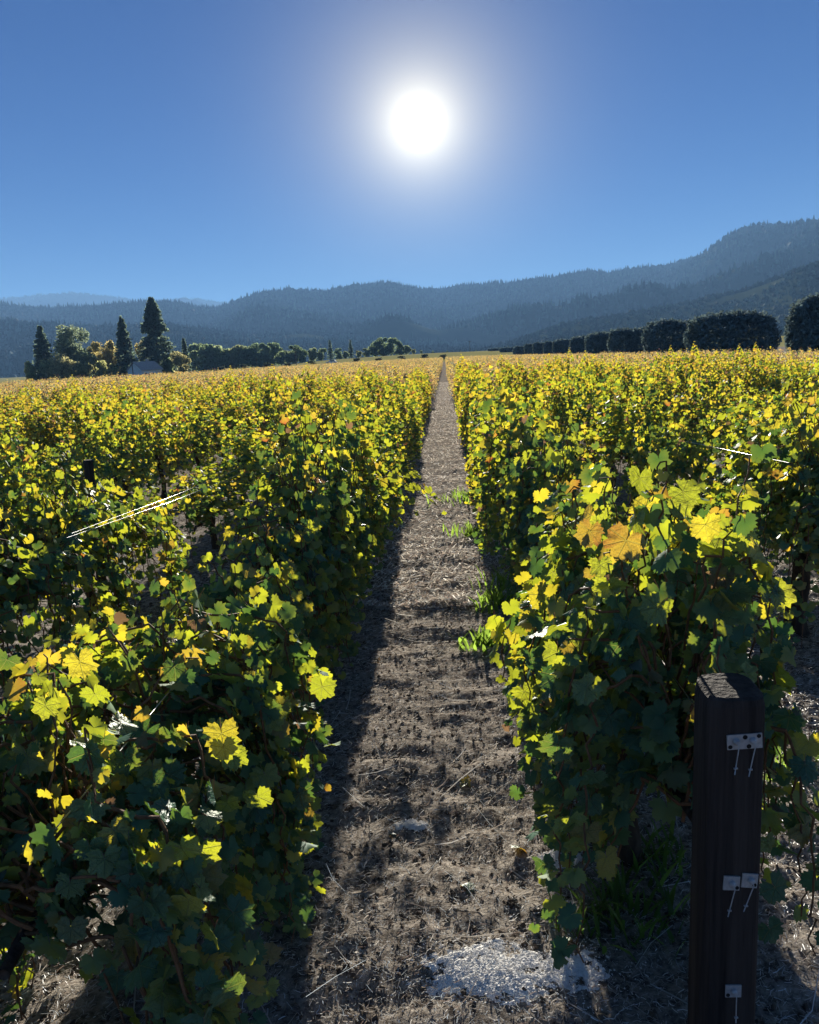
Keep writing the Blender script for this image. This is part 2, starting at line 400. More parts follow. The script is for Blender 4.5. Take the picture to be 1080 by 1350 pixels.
# ------------------------------------------------------------------ vine leaves
TINTS = {                                     # how the living leaf itself is coloured
    'green': (.075, .155, .022), 'lime': (.40, .44, .020), 'yellow': (.66, .55, .028), 'gold': (.62, .44, .035),
    'red': (.50, .33, .03), 'brown': (.20, .11, .05)}
LOBES = [(0, .96), (10, .93), (20, .84), (27, .77), (36, .86), (46, .93), (54, .93), (64, .84), (74, .72), (80, .69), (90, .75), (102, .81), (112, .81), (126, .78), (145, .72), (160, .60), (170, .36), (178, .10)]
def outline(th):
    a = np.abs(np.degrees(th)); return np.interp(a, [l[0] for l in LOBES], [l[1] for l in LOBES])
def leaf_shape(r, n, teeth=.08):
    th = np.linspace(-math.radians(176), math.radians(176), n)
    rad = outline(th) * r.uniform(.90, 1.08, n)
    rad *= 1 + teeth * np.where(np.arange(n) % 2 == 0, 1, -1)
    u, v = np.sin(th) * rad, np.cos(th) * rad
    fold, curl, wav, ph = r.uniform(-.15, .8), r.uniform(-.8, .35), r.uniform(.07, .22), r.uniform(0, 6.3)
    sq = r.uniform(.8, 1.05); v = v * sq
    w = -fold * np.abs(u) * .6 + curl * v * np.abs(v) * .5 + wav * np.sin(th * r.integers(2, 5) + ph) * rad + r.normal(0, .035, n) * rad
    P = np.concatenate([[[0, 0, 0]], np.stack([u, v, w], -1)])
    f = np.array([(0, i + 1, i) for i in range(1, n)])
    return P, f
def leaf_cols(r, P, base, kind):
    n = len(P); c = np.tile(np.array(base), (n, 1)); rad = np.linalg.norm(P[:, :2], axis=1)
    if kind in ('lime', 'green'):                        # margins yellowing
        k = r.uniform(0, .6) * np.clip(rad - .3, 0, 1)
        c = c * (1 - k)[:, None] + np.array(TINTS['yellow']) * k[:, None]
    if kind in ('gold', 'red', 'yellow'):
        k = np.clip((rad - .45) * 1.6, 0, 1) * r.uniform(.2, 1.0) * (np.sin(np.arange(n) / n * 6.28 + r.uniform(0, 6.3)) > -.2) * r.uniform(.6, 1, n) * {'yellow': .25, 'gold': .55, 'red': 2.6}[kind]
        k = np.clip(k, 0, 1)
        c = c * (1 - k)[:, None] + np.array((.42, .07, .03)) * k[:, None]
    return c
LEAVES = {}                                    # full leaves for the nearest vines: mesh per kind
rl = np.random.default_rng(21)
for kind, cnt in (('green', 9), ('lime', 9), ('yellow', 6), ('gold', 4), ('red', 3), ('brown', 4)):
    L = []
    for i in range(cnt):
        P, f = leaf_shape(rl, 37)
        if kind == 'brown': P[:, 2] *= 2.2; P[:, 0] *= .8
        c = leaf_cols(rl, P, np.array(TINTS[kind]) * rl.uniform(.85, 1.12), kind)
        # petiole: a thin three-sided stalk
        a = np.array([0, 0, 0.0]); b = np.array([rl.uniform(-.2, .2), -.55, rl.uniform(.15, .5)])
        pv = np.array([a + (.018, 0, 0), a - (.018, 0, 0), a + (0, 0, .03), b + (.014, 0, 0), b - (.014, 0, 0), b + (0, 0, .024)])
        nb = len(P); P2 = np.concatenate([P, pv]); f2 = [tuple(x) for x in f] + [tuple(nb + i for i in q) for q in ((0, 1, 4), (0, 4, 3), (1, 2, 5), (1, 5, 4), (2, 0, 3), (2, 3, 5))]
        c2 = np.concatenate([c, np.tile((.45, .22, .12), (6, 1))])
        L.append((P2, np.array(f2), c2))
    LEAVES[kind] = L
LEAF_ME = {k: [mesh('leaf_' + k, P, f, M_LEAF, c, uv=P[:, :2] * .5 + .5, smooth=True) for P, f, c in L] for k, L in LEAVES.items()}
SIMPLE = {}                                    # lighter leaves for the vines further off
for n_out in (15, 8):
    SIMPLE[n_out] = [leaf_shape(rl, n_out, .04 if n_out > 10 else 0) for _ in range(8)]

def vine_layout(seed, H=1.42, Wd=.36, length=1.5, n=340, low=.30, flop=.45, lean=0.0, size=1.0, mix='near', extra=(), jag=(.70, 1.1)):
    """shoots of one vine, and every leaf's place, axes, size and kind (local to the vine's foot)"""
    r = np.random.default_rng(seed); canes = []; leaves = []; keep_n = 0; spj = r.normal(0, .05, 7); sph = r.uniform(*jag, 7)
    ex_ = [[np.array(q) for q in L] for L in extra]; n_ex = len(ex_)
    while len(leaves) < n or ex_:
        sp = int(r.integers(7)); y0 = ((sp + .5) / 7 - .5) * length + r.normal(0, .035) + spj[sp]; z0 = r.uniform(.55, .72); s = 1 if r.random() < .5 else -1
        top = H * sph[sp] * r.uniform(.82, 1.04)
        q = r.random(); pts = [np.array([r.uniform(-.03, .03), y0, z0])]
        dy = r.uniform(-.22, .22); ox = s * r.uniform(.02, .8) * Wd
        if q < 1 - flop:                                                     # upright shoot
            pts += [np.array([ox * .4, y0 + dy * .4, z0 + (top - z0) * .5]), np.array([ox + lean * .5, y0 + dy, top])]
            if r.random() < .5: pts.append(np.array([ox * 1.25 + lean, y0 + dy * 1.3, top - r.uniform(.02, .16)]))
        elif q < 1 - flop * .3:                                              # arches over and hangs
            pk = z0 + (top - z0) * r.uniform(.45, .95); ox = s * Wd * r.uniform(.65, 1.12)
            pts += [np.array([ox * .35, y0 + dy * .3, pk]), np.array([ox * .85 + lean, y0 + dy * .7, pk - .02]),
                    np.array([ox + lean, y0 + dy, pk - r.uniform(.2, .45)]), np.array([ox * 1.03 + lean, y0 + dy * 1.1, max(low, pk - r.uniform(.4, 1.15))])]
        else:                                                                # low sucker
            ox = s * Wd * r.uniform(.4, 1.0)
            pts += [np.array([ox * .6, y0 + dy * .5, z0 + .05]), np.array([ox, y0 + dy, max(low, z0 - r.uniform(.15, .4))])]
        if ex_: pts = ex_.pop()
        # resample
        seg = [np.linalg.norm(b - a) for a, b in zip(pts, pts[1:])]; tot = sum(seg); m_ = max(int(tot / .042), 3)
        cum = np.concatenate([[0], np.cumsum(seg)]); tt = np.linspace(0, tot, m_ + 1)
        line = np.stack([np.interp(tt, cum, [p_[k] for p_ in pts]) for k in range(3)], -1)
        line[1:] += r.normal(0, .008, (m_, 3)); canes.append(line)
        for i in range(1, m_ + 1):
            if r.random() < .08: continue
            side = np.array([np.sign(line[i][0] + .02 * s) * r.uniform(.1, 1), r.uniform(-1, 1), r.uniform(-.25, .7)])
            base = line[i] + side / np.linalg.norm(side) * r.uniform(.02, .085)
            nm = np.array([np.sign(base[0] - lean * .5) * r.uniform(-.1, .9), r.normal(0, .85), r.uniform(-.15, .9)]); nm /= np.linalg.norm(nm)
            tip = np.array([side[0] * .35, side[1] * .35, -1.0]) + r.normal(0, .35, 3); tip -= nm * (tip @ nm); tip /= np.linalg.norm(tip)
            w = np.cross(tip, nm)
            sz = (.025 + .036 * r.random() ** 1.3) * size * (1.0 if i < m_ * .8 else .75)
            hfrac = (base[2] - .3) / (H - .3); x_ = r.random()
            if mix == 'near': pr = (.52 - .18 * hfrac, .36 + .04 * hfrac, .08 + .10 * hfrac, .02 + .02 * hfrac, .01 + .01 * hfrac)
            elif mix == 'mid': pr = (.40 - .14 * hfrac, .38, .15 + .08 * hfrac, .04 + .04 * hfrac, .01 + .01 * hfrac)
            else: pr = (.14, .26, .30, .19, .03)
            cum_p = np.cumsum(pr); k = int(np.searchsorted(cum_p, x_)); kind = ('green', 'lime', 'yellow', 'gold', 'red', 'brown')[min(k, 5)]
            if len(canes) <= n_ex and kind == 'green': kind = 'lime'
            leaves.append((base, w, tip, nm, sz, kind))
            if len(canes) <= n_ex: keep_n = len(leaves)
    order = np.concatenate([np.arange(keep_n), keep_n + r.permutation(len(leaves) - keep_n)]).astype(int)[:n]
    return canes, [leaves[i] for i in order]

def foliage_mesh(name, leaves, n_out, seed, mat=None):
    r = np.random.default_rng(seed); Vs = []; Fs = []; Cs = []; b = 0
    for base, w, tip, nm, sz, kind in leaves:
        if n_out == 0:
            P, f, c = LEAVES[kind][r.integers(len(LEAVES[kind]))]
        else:
            P, f = SIMPLE[n_out][r.integers(8)]
            c = leaf_cols(r, P, np.array(TINTS[kind]) * r.uniform(.8, 1.15), kind)
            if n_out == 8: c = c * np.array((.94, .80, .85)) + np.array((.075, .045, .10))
        Vs.append(base + (P[:, :1] * w + P[:, 1:2] * tip + P[:, 2:] * nm) * sz); Fs.append(f + b); Cs.append(c); b += len(P)
    return mesh(name, np.concatenate(Vs), np.concatenate(Fs), mat or M_LEAFM, np.concatenate(Cs), smooth=True)
def cane_mesh(canes, seed, n=5, step=1):
    g = Geo()
    for L in canes:
        L = L[::step] if len(L) > 4 else L
        g.tube(L, list(np.linspace(.0055, .0022, len(L))), n, cap=False)
    return g.mesh('canes', M_CANE)
def trunk_mesh(seed, length=1.5, n=9):
    r = np.random.default_rng(seed); g = Geo()
    pts = []; x = y = 0
    for i in range(9):
        z = -.08 + i * .095; x += r.normal(0, .014); y += r.normal(0, .016); pts.append((x, y, z))
    R = [.05, .042, .036, .033, .034, .032, .034, .038, .03]; R = [a * r.uniform(.9, 1.15) for a in R]
    g.tube(pts, R, n)
    for s in (-1, 1):                                   # the two cordon arms along the wire
        arm = [np.array(pts[7])]; 
        for i in range(1, 7): arm.append(np.array([x * (1 - i / 6) + r.normal(0, .012), y + s * i / 6 * length * .47, pts[7][2] + .03 + r.normal(0, .015)]))
        g.tube(arm, list(np.linspace(.03, .014, 7)), 7)
    return g.mesh('trunk', M_BARK, smooth=True)
TRUNKS = [trunk_mesh(50 + i) for i in range(5)]

GROUP = 'grapevines trained in rows'
def hero_vine(x, y, seed, label, nobj=300, cane_n=6, **kw):
    """a vine close enough that its leaves are picked apart one by one"""
    e = empty('grape_vine', (x, y, gz(x, y)), label, 'grapevine', GROUP)
    canes, leaves = vine_layout(seed, **kw)
    tr = obj('trunk', TRUNKS[seed % 5], e)
    obj('canes', cane_mesh(canes, seed, cane_n), e)
    cl = CAM - np.array([x, y, gz(x, y)])
    sc = [-(l[4]) / np.linalg.norm(l[0] - cl) + .02 * (abs(l[0][0]) < .1) for l in leaves]
    order = np.argsort(sc); own = order[:nobj]; rest = order[nobj:]
    r = np.random.default_rng(seed + 7)
    for i in own:
        base, w, tip, nm, sz, kind = leaves[i]
        o_ = bpy.data.objects.new('leaf', LEAF_ME[kind][r.integers(len(LEAF_ME[kind]))]); COL.objects.link(o_); o_.parent = e
        o_.matrix_basis = Matrix(((w[0] * sz, tip[0] * sz, nm[0] * sz, base[0]), (w[1] * sz, tip[1] * sz, nm[1] * sz, base[1]), (w[2] * sz, tip[2] * sz, nm[2] * sz, base[2]), (0, 0, 0, 1)))
    if len(rest):
        fo = obj('foliage', foliage_mesh('foliage', [leaves[i] for i in rest], 0 if seed in (101, 104) else 15, seed, M_LEAFM), e); fo['kind'] = 'stuff'
    return e

def feature_leaf(e, px, py, Y, size, kind, v, nrm_, tip):
    base = spot(px, py, Y) - np.array(e.location); nm = np.array(nrm_, float); nm /= np.linalg.norm(nm)
    tp = np.array(tip, float); tp -= nm * (tp @ nm); tp /= np.linalg.norm(tp); w = np.cross(tp, nm)
    size *= .66; o_ = obj('leaf', LEAF_ME[kind][v], e)
    o_.matrix_basis = Matrix([[w[i] * size, tp[i] * size, nm[i] * size, base[i]] for i in range(3)] + [[0, 0, 0, 1]])
    return o_
def rowx(k): return ROW0 + k * PITCH           # k = 0 the row with the end post, k = -1 the row across the path
# --- the nearest vines
V1 = hero_vine(.62, 2.74, 101, 'tall grapevine directly behind the timber end post, topped by large yellow leaves', H=1.43, Wd=.31, n=2700, low=.22, length=1.25, size=1.08, flop=.6, extra=[
    [(-.05, .1, .95), (-.3, .15, 1.0), (-.42, .1, .92), (-.46, .02, .72)], [(-.1, 0, .9), (-.33, .05, .92), (-.38, -.05, .8), (-.36, -.12, .6)], [(-.1, -.1, .9), (-.25, -.12, .95), (-.31, -.16, .75), (-.30, -.2, .5)],
    [(-.05, -.2, .6), (-.2, -.3, .62), (-.27, -.38, .5), (-.25, -.42, .36)], [(-.1, -.25, .9), (-.2, -.3, .9), (-.24, -.36, .7), (-.2, -.4, .5)]])
hero_vine(.66, 4.0, 102, 'second grapevine along the row behind the timber end post', H=1.26, Wd=.19, n=1600, low=.2, flop=.6)
hero_vine(.64, 5.5, 103, 'third grapevine along the row behind the timber end post', H=1.42, Wd=.2, n=1600, low=.2, flop=.6)
V2 = hero_vine(-1.0, 2.2, 104, 'low sprawling grapevine at the row end across the path from the timber post', H=1.05, Wd=.40, n=3000, low=.04, length=1.3, flop=.7, size=1.0)
hero_vine(-.92, 3.9, 105, 'second grapevine along the row across the path from the timber post', H=1.10, Wd=.22, n=1500, low=.15, flop=.6)
hero_vine(-.90, 5.2, 106, 'third grapevine along the row across the path, with taller upright shoots', H=1.46, Wd=.26, n=1800, low=.15, flop=.6)
hero_vine(-.90, 6.7, 107, 'grapevine with a long leafy shoot reaching out over the path', extra=[[(.1, -.2, 1.0), (.4, -.3, 1.0), (.6, -.35, .92), (.75, -.4, .8)], [(.1, -.1, .95), (.45, -.2, .92), (.7, -.3, .78), (.82, -.3, .66)], [(.1, -.3, .9), (.35, -.4, .95), (.5, -.45, .8), (.6, -.45, .65)]], H=1.48, Wd=.28, n=1600, low=.15, flop=.6)
hero_vine(2.19, 5.1, 108, 'grapevine on a bare leaning trunk two rows from the path', nobj=260, H=1.52, Wd=.36, n=1500, low=.5, flop=.35)
hero_vine(-2.46, 5.2, 109, 'grapevine beside the dark line post with bright wires passing it', nobj=260, H=1.12, Wd=.42, n=1800, low=.06)
hero_vine(-2.46, 6.75, 110, 'sparse low grapevine under the pair of bright wires', nobj=200, H=.86, Wd=.3, n=420, low=.15)
hero_vine(-2.44, 3.72, 111, 'bushy grapevine one row past the low sprawling vine, leafy down to the ground', nobj=260, H=1.25, Wd=.40, n=1800, low=.05, flop=.65)

for px, py, Y, sz, kd, v, nn, tp in [
        (826, 712, 2.1, .102, 'red', 0, (-.1, -1, .45), (-.45, .2, -1)), (778, 700, 2.15, .07, 'red', 2, (.1, 1, -.2), (-.3, 0, -1)), (852, 668, 2.2, .08, 'yellow', 1, (-.3, -1, .5), (-.5, 0, -1)), (900, 648, 2.2, .08, 'lime', 2, (.3, -1, .7), (.6, 0, -.8)),
        (930, 692, 2.15, .075, 'yellow', 3, (.3, 1, -.2), (.2, 0, -1)), (800, 770, 2.15, .075, 'lime', 4, (-.2, -1, .3), (-.2, 0, -1)), (868, 800, 2.1, .085, 'lime', 5, (.1, -1, .2), (-.6, 0, -1)),
        (735, 860, 2.2, .085, 'lime', 6, (-.3, -1, .3), (-.2, 0, -1)), (760, 920, 2.2, .09, 'lime', 1, (-.2, 1, .1), (-.3, 0, -1)), (775, 1095, 2.15, .085, 'gold', 1, (.1, -1, .2), (-.3, 0, -1)), (800, 1130, 2.15, .07, 'yellow', 4, (.3, -1, .2), (.3, 0, -1)),
        (985, 888, 1.98, .06, 'lime', 7, (.2, -1, .6), (.9, 0, -.5)), (1022, 1170, 1.98, .08, 'green', 3, (.3, -1, .2), (.7, 0, -1)), (1015, 1225, 1.98, .07, 'green', 5, (-.1, -1, .1), (.4, 0, -1)), (1012, 1110, 2.0, .06, 'lime', 3, (.3, -1, .3), (.3, 0, -1))]:
    feature_leaf(V1, px, py, Y, sz, kd, v, nn, tp)
for px, py, Y, sz, kd, v, nn, tp in [
        (355, 1262, 2.0, .075, 'red', 1, (.6, -1, .2), (.5, 0, 1)), (352, 1300, 2.0, .065, 'lime', 2, (.2, -1, .2), (-.2, 0, -1)), (105, 872, 1.75, .066, 'yellow', 0, (.1, -1, .4), (.3, 0, -1)), (125, 915, 1.75, .062, 'lime', 2, (-.1, 1, .2), (.2, 0, -1)),
        (60, 930, 1.7, .06, 'lime', 1, (.2, -1, .3), (-.2, 0, -1)), (295, 985, 1.95, .075, 'lime', 3, (.1, -1, .3), (.1, 0, -1)), (300, 1060, 1.95, .07, 'lime', 4, (-.1, 1, .3), (.2, 0, -1)), (340, 1050, 2.0, .075, 'lime', 7, (.1, -1, .1), (.2, 0, -1)), (425, 905, 2.5, .085, 'lime', 8, (.1, -1, .1), (-.2, 0, -1)), (200, 1130, 1.8, .08, 'green', 3, (.1, -1, .3), (.3, 0, -1))]:
    feature_leaf(V2, px, py, Y, sz, kd, v, nn, tp)
# --- vines of the middle distance: variants shared by copies
NV = 10
MID = []
for i in range(NV):
    c, l = vine_layout(300 + i, H=1.52, Wd=.27, n=1350, length=1.38, jag=(.55, 1.1), low=.1, size=.88, mix='mid', flop=.58)
    MID.append((foliage_mesh('foliage', l, 15, i), cane_mesh(c[:12], i, 3, 3)))
for i in range(5):                              # golden variants for the yellower vines further out
    c, l = vine_layout(350 + i, H=1.52, Wd=.28, n=1250, length=1.38, jag=(.55, 1.1), low=.1, size=.92, mix='far', flop=.58)
    MID.append((foliage_mesh('foliage', l, 15, 30 + i), cane_mesh(c[:12], i, 3, 3)))
FAR = []
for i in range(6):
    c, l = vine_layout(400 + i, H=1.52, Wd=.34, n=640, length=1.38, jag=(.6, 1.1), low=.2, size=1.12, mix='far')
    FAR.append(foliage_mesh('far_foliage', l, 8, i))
taken = {(-2, 3), (-2, 1), (0, 0), (0, 1), (0, 2), (-1, 0), (-1, 1), (-1, 2), (-1, 3), (1, 1), (-2, 2)}
cand = []
for k in range(-110, 18):
    x0 = rowx(k); j = 0
    start = 2.55 if k in (0, -1) else 2.2
    y = start
    while y < FIELD_Y:
        if (k, j) not in taken:
            v = C2W.T @ (np.array([x0, y, .8]) - CAM); depth = -v[2]
            if depth > .3:
                pxx = 540 + FPX * v[0] / depth
                m_ = 180 + 700 / depth * 1.2
                if -m_ < pxx < 1080 + m_ and not (k == -2 and j == 1 and False):
                    cand.append((depth, k, j, x0, y))
        y += 1.5 - (.08 if k in (0, -1) and j == 0 else 0); j += 1
cand.sort()
inview = [c for c in cand]
near, far = inview[:285], inview[285:]
rv = np.random.default_rng(77)
for depth, k, j, x0, y in near:
    fo, ca = MID[rv.integers(NV)] if rv.random() > (depth - 8) / 8 else MID[NV + rv.integers(5)]
    x = x0 + rv.normal(0, .03); yy = y + rv.normal(0, .05)
    lab = ('grapevine further along the row behind the timber end post' if k == 0 else
           'grapevine further along the row across the path from the timber post' if k == -1 else
           'grapevine in row number %d counted away from the path past the timber post row' % k if k > 0 else
           'grapevine in row number %d counted away from the path past the row opposite the post' % (-1 - k))
    e = empty('grape_vine', (x, yy, gz(x, yy)), lab, 'grapevine', GROUP)
    sz = rv.uniform(.84, 1.1) * (1.0 if k >= 0 else .97) * (rv.uniform(.55, .75) if rv.random() < .12 else 1); rz = math.pi * rv.integers(2)
    e.scale = (rv.uniform(.9, 1.15), 1, sz); e.rotation_euler = (0, 0, rz)
    obj('foliage', fo, e)
    if depth < 16: obj('canes', ca, e)
    if depth < 24: obj('trunk', TRUNKS[rv.integers(5)], e)

# --- the mass of the vineyard beyond: one object, geometry nodes
fx = np.array([c[3] for c in far]); fy = np.array([c[4] for c in far]); nfar = len(far)
fx = fx + rv.normal(0, .04, nfar); fy = fy + rv.normal(0, .1, nfar)
me = mesh('distant_vines', np.stack([fx, fy, terrain(fx, fy)], -1), np.zeros((0, 3), int) if False else [])
at = me.attributes.new('rz', 'FLOAT', 'POINT'); at.data.foreach_set('value', (rv.integers(0, 2, nfar) * math.pi).astype(np.float32))
at = me.attributes.new('pick', 'INT', 'POINT'); at.data.foreach_set('value', rv.integers(0, 6, nfar).astype(np.int32))
at = me.attributes.new('sc', 'FLOAT_VECTOR', 'POINT')
hvar = 1 + .22 * fbm(fx * .12, fy * .12, 3)
at.data.foreach_set('vector', np.stack([rv.uniform(.85, 1.15, nfar), np.full(nfar, 1.05), rv.uniform(.84, 1.1, nfar) * np.where(rv.random(nfar) < .1, .65, 1) * hvar], -1).astype(np.float32).ravel())
dv = obj('distant_vines', me); tag(dv, 'golden mass of vine rows filling the vineyard out to its far edge', 'vineyard', None, 'stuff')
ng = bpy.data.node_groups.new('distant_vines', 'GeometryNodeTree')
ng.interface.new_socket('Geometry', in_out='INPUT', socket_type='NodeSocketGeometry'); ng.interface.new_socket('Geometry', in_out='OUTPUT', socket_type='NodeSocketGeometry')
gi = ng.nodes.new('NodeGroupInput'); go = ng.nodes.new('NodeGroupOutput')
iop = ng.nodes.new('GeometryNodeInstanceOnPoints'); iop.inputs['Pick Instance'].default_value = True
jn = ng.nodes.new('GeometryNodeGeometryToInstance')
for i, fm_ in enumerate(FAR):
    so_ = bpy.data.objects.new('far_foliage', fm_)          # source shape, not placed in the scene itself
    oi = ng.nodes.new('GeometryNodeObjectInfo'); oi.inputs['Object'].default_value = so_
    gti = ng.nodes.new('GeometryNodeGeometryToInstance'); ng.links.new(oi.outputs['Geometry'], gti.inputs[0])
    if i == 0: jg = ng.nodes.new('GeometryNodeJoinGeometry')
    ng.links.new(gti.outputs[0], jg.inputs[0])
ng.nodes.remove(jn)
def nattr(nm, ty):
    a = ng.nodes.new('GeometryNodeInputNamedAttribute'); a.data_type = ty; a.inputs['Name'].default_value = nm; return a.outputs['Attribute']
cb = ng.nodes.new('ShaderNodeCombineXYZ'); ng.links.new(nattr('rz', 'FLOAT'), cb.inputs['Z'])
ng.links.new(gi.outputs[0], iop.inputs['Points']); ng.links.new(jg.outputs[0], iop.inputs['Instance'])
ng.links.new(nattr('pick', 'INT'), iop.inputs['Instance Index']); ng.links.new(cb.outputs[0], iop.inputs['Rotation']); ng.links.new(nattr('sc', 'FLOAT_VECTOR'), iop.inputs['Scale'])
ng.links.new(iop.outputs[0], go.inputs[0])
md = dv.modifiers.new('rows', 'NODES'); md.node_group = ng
dv.data.materials.append(M_LEAFM)

# ------------------------------------------------------------------ timber end post with its wire anchors
def end_post(x, y, w, h, label, plates, lean=0.0):
    e = empty('end_post', (x, y, gz(x, y) - .02), label, 'post')
    n = 20; loops = []
    hs_ = [(-.15, 1.0), (.3, 1.0), (.7, .995), (h - .06, .99), (h - .022, .975), (h - .006, .93), (h, .82)]
    for z, k in hs_:
        for i in range(n):
            a = 2 * math.pi * (i + .5) / n; c_, s_ = math.cos(a), math.sin(a); ex = .42
            X = math.copysign(abs(c_) ** ex, c_) * w / 2; Y = math.copysign(abs(s_) ** (ex if s_ < 0 else .75), s_) * w / 2
            wob = .0016 * math.sin(i * 2.1 + z * 5)
            loops.append(((X + wob) * k + lean * z, (Y + wob) * k, z + (.012 * Y / w if z > h - .07 else 0)))
    f = []
    for j in range(len(hs_) - 1):
        for i in range(n): f.append((j * n + i, j * n + (i + 1) % n, (j + 1) * n + (i + 1) % n, (j + 1) * n + i))
    f.append(tuple((len(hs_) - 1) * n + i for i in range(n)))
    obj('timber', mesh('timber', loops, f, M_POST, smooth=False), e)
    fy_ = -w / 2
    for (cx, cz, pw, ph, rot, anchors, holes, tails) in plates:
        g = Geo(); g.box((0, 0, 0), (pw, .004, ph)); pl = obj('wire_anchor', g.mesh('anchor_plate', M_ZINC), e, (cx, fy_ - .0015, cz), (0, rot, 0))
        for hx, hz, hr in holes:
            hg = Geo(); hg.tube([(hx, -.0018, hz), (hx, -.0026, hz)], hr, 12); obj('hole', hg.mesh('hole', M_HOLE), pl)
        for ax, az in anchors:
            ag = Geo(); ag.tube([(ax, -.001, az), (ax, -.008, az), (ax, -.012, az)], [.0085, .0075, .0045], 12); obj('ferrule', ag.mesh('ferrule', M_ZINC), pl)
            wg = Geo(); L = tails * random.uniform(.92, 1.1); s_ = random.uniform(-.05, .02)
            wg.tube([(ax, -.010, az), (ax + .001, -.018, az - .004), (ax + s_ * .3, -.016, az - L * .4), (ax + s_ * .8, -.010, az - L)], .0013, 6)
            wg.box((ax + s_ * .62, -.0125, az - L * .78), (.009, .004, .003)); obj('wire_tail', wg.mesh('wire_tail', M_ZINC, True), pl)
    return e
PX, PY, PW = .64, 1.85, .143
end_post(PX, PY, PW, 1.075, 'dark square timber end post with galvanised wire anchor plates', [
    (.014, .968, .079, .036, math.radians(-3), [(-.019, .002), (.018, .002)], [(-.033, -.011, .005), (.001, .011, .0055), (.009, -.012, .0055), (.032, .012, .005)], .078),
    (-.006, .606, .038, .036, math.radians(3), [(.002, .0)], [(.013, -.011, .005)], .082),
    (.036, .612, .037, .036, math.radians(5), [(.003, .002)], [(.012, -.010, .005)], .082),
    (.006, .312, .038, .033, 0, [(.001, .001)], [(-.013, -.010, .005)], .08)])

def line_post(x, y, h, label, w=.07):
    e = empty('line_post', (x, y, gz(x, y)), label, 'post', 'line posts in the rows')
    g = Geo(); g.tube([(0, 0, -.15), (0, 0, h * .5), (.004, 0, h - .012), (.004, 0, h)], [w / 2, w / 2 * .98, w / 2 * .96, w / 2 * .8], 9)
    obj('pole', g.mesh('pole', M_POST), e)
    g = Geo(); g.box((0, -w / 2 - .004, h * .62), (.05, .006, .012)); obj('wire_clip', g.mesh('wire_clip', M_ZINC), e)
line_post(-2.50, 5.55, 1.25, 'dark wooden line post with wires, one row beyond the row across the path')

# trellis wires, each strung along its row
def wire(pts, label, rad=.0017):
    g = Geo(); g.tube(pts, rad, 6); tag(obj('trellis_wire', g.mesh('trellis_wire', M_WIRE, True)), label, 'wire', 'trellis wires')
def rowwire(x, h, y0, y1, label, h0=None, rad=.0017):
    n = 24; P = []
    for i in range(n + 1):
        y = y0 + (y1 - y0) * i / n; s = .012 * math.sin(math.pi * ((y - y0) / 6.0 % 1))
        hh = h if h0 is None else h0 + (h - h0) * min(1, (y - y0) / 3.5)
        P.append((x, y, float(terrain(np.array(x), np.array(y))) + hh - s))
    wire(P, label, rad)
rowwire(PX - .02, .968, PY + PW / 2 - .01, 30, 'galvanised trellis wire running back from the upper plate of the end post')
rowwire(PX + .06, .968, PY + PW / 2 - .01, 30, 'galvanised trellis wire running back from the upper plate of the end post')
rowwire(PX + .02, .612, PY + PW / 2 - .01, 30, 'galvanised trellis wire running back from the middle plates of the end post')
rowwire(-.89, .92, 1.6, 30, 'galvanised trellis wire in the row across the path'); rowwire(-.93, .66, 1.6, 30, 'low cordon wire in the row across the path')
a, b = spot(95, 703, 3.9), spot(312, 619, 6.6)
wire([a, (a + b) / 2 - (0, 0, .012), b], 'bright taut wire, upper of the pair beyond the row across the path', .0010)
a, b = spot(88, 709, 3.85), spot(322, 623, 6.6)
wire([a, (a + b) / 2 - (0, 0, .014), b], 'bright taut wire, lower of the pair beyond the row across the path', .0010)
a, b = spot(462, 640, 5.9), spot(513, 590, 8.2); wire([a, (a + b) / 2 - (0, 0, .01), b], 'loose thin wire end rising above the row across the path', .0018)
a, b = spot(455, 641, 5.9), spot(504, 592, 8.2); wire([a, (a + b) / 2 - (0, 0, .01), b], 'loose thin wire end beside its twin above the row across the path', .0018)
a, b = spot(905, 582, 5.9), spot(1040, 610, 4.1); wire([a, (a + b) / 2, b], 'bright wire two rows beyond the end post, glinting in the sun', .0012)

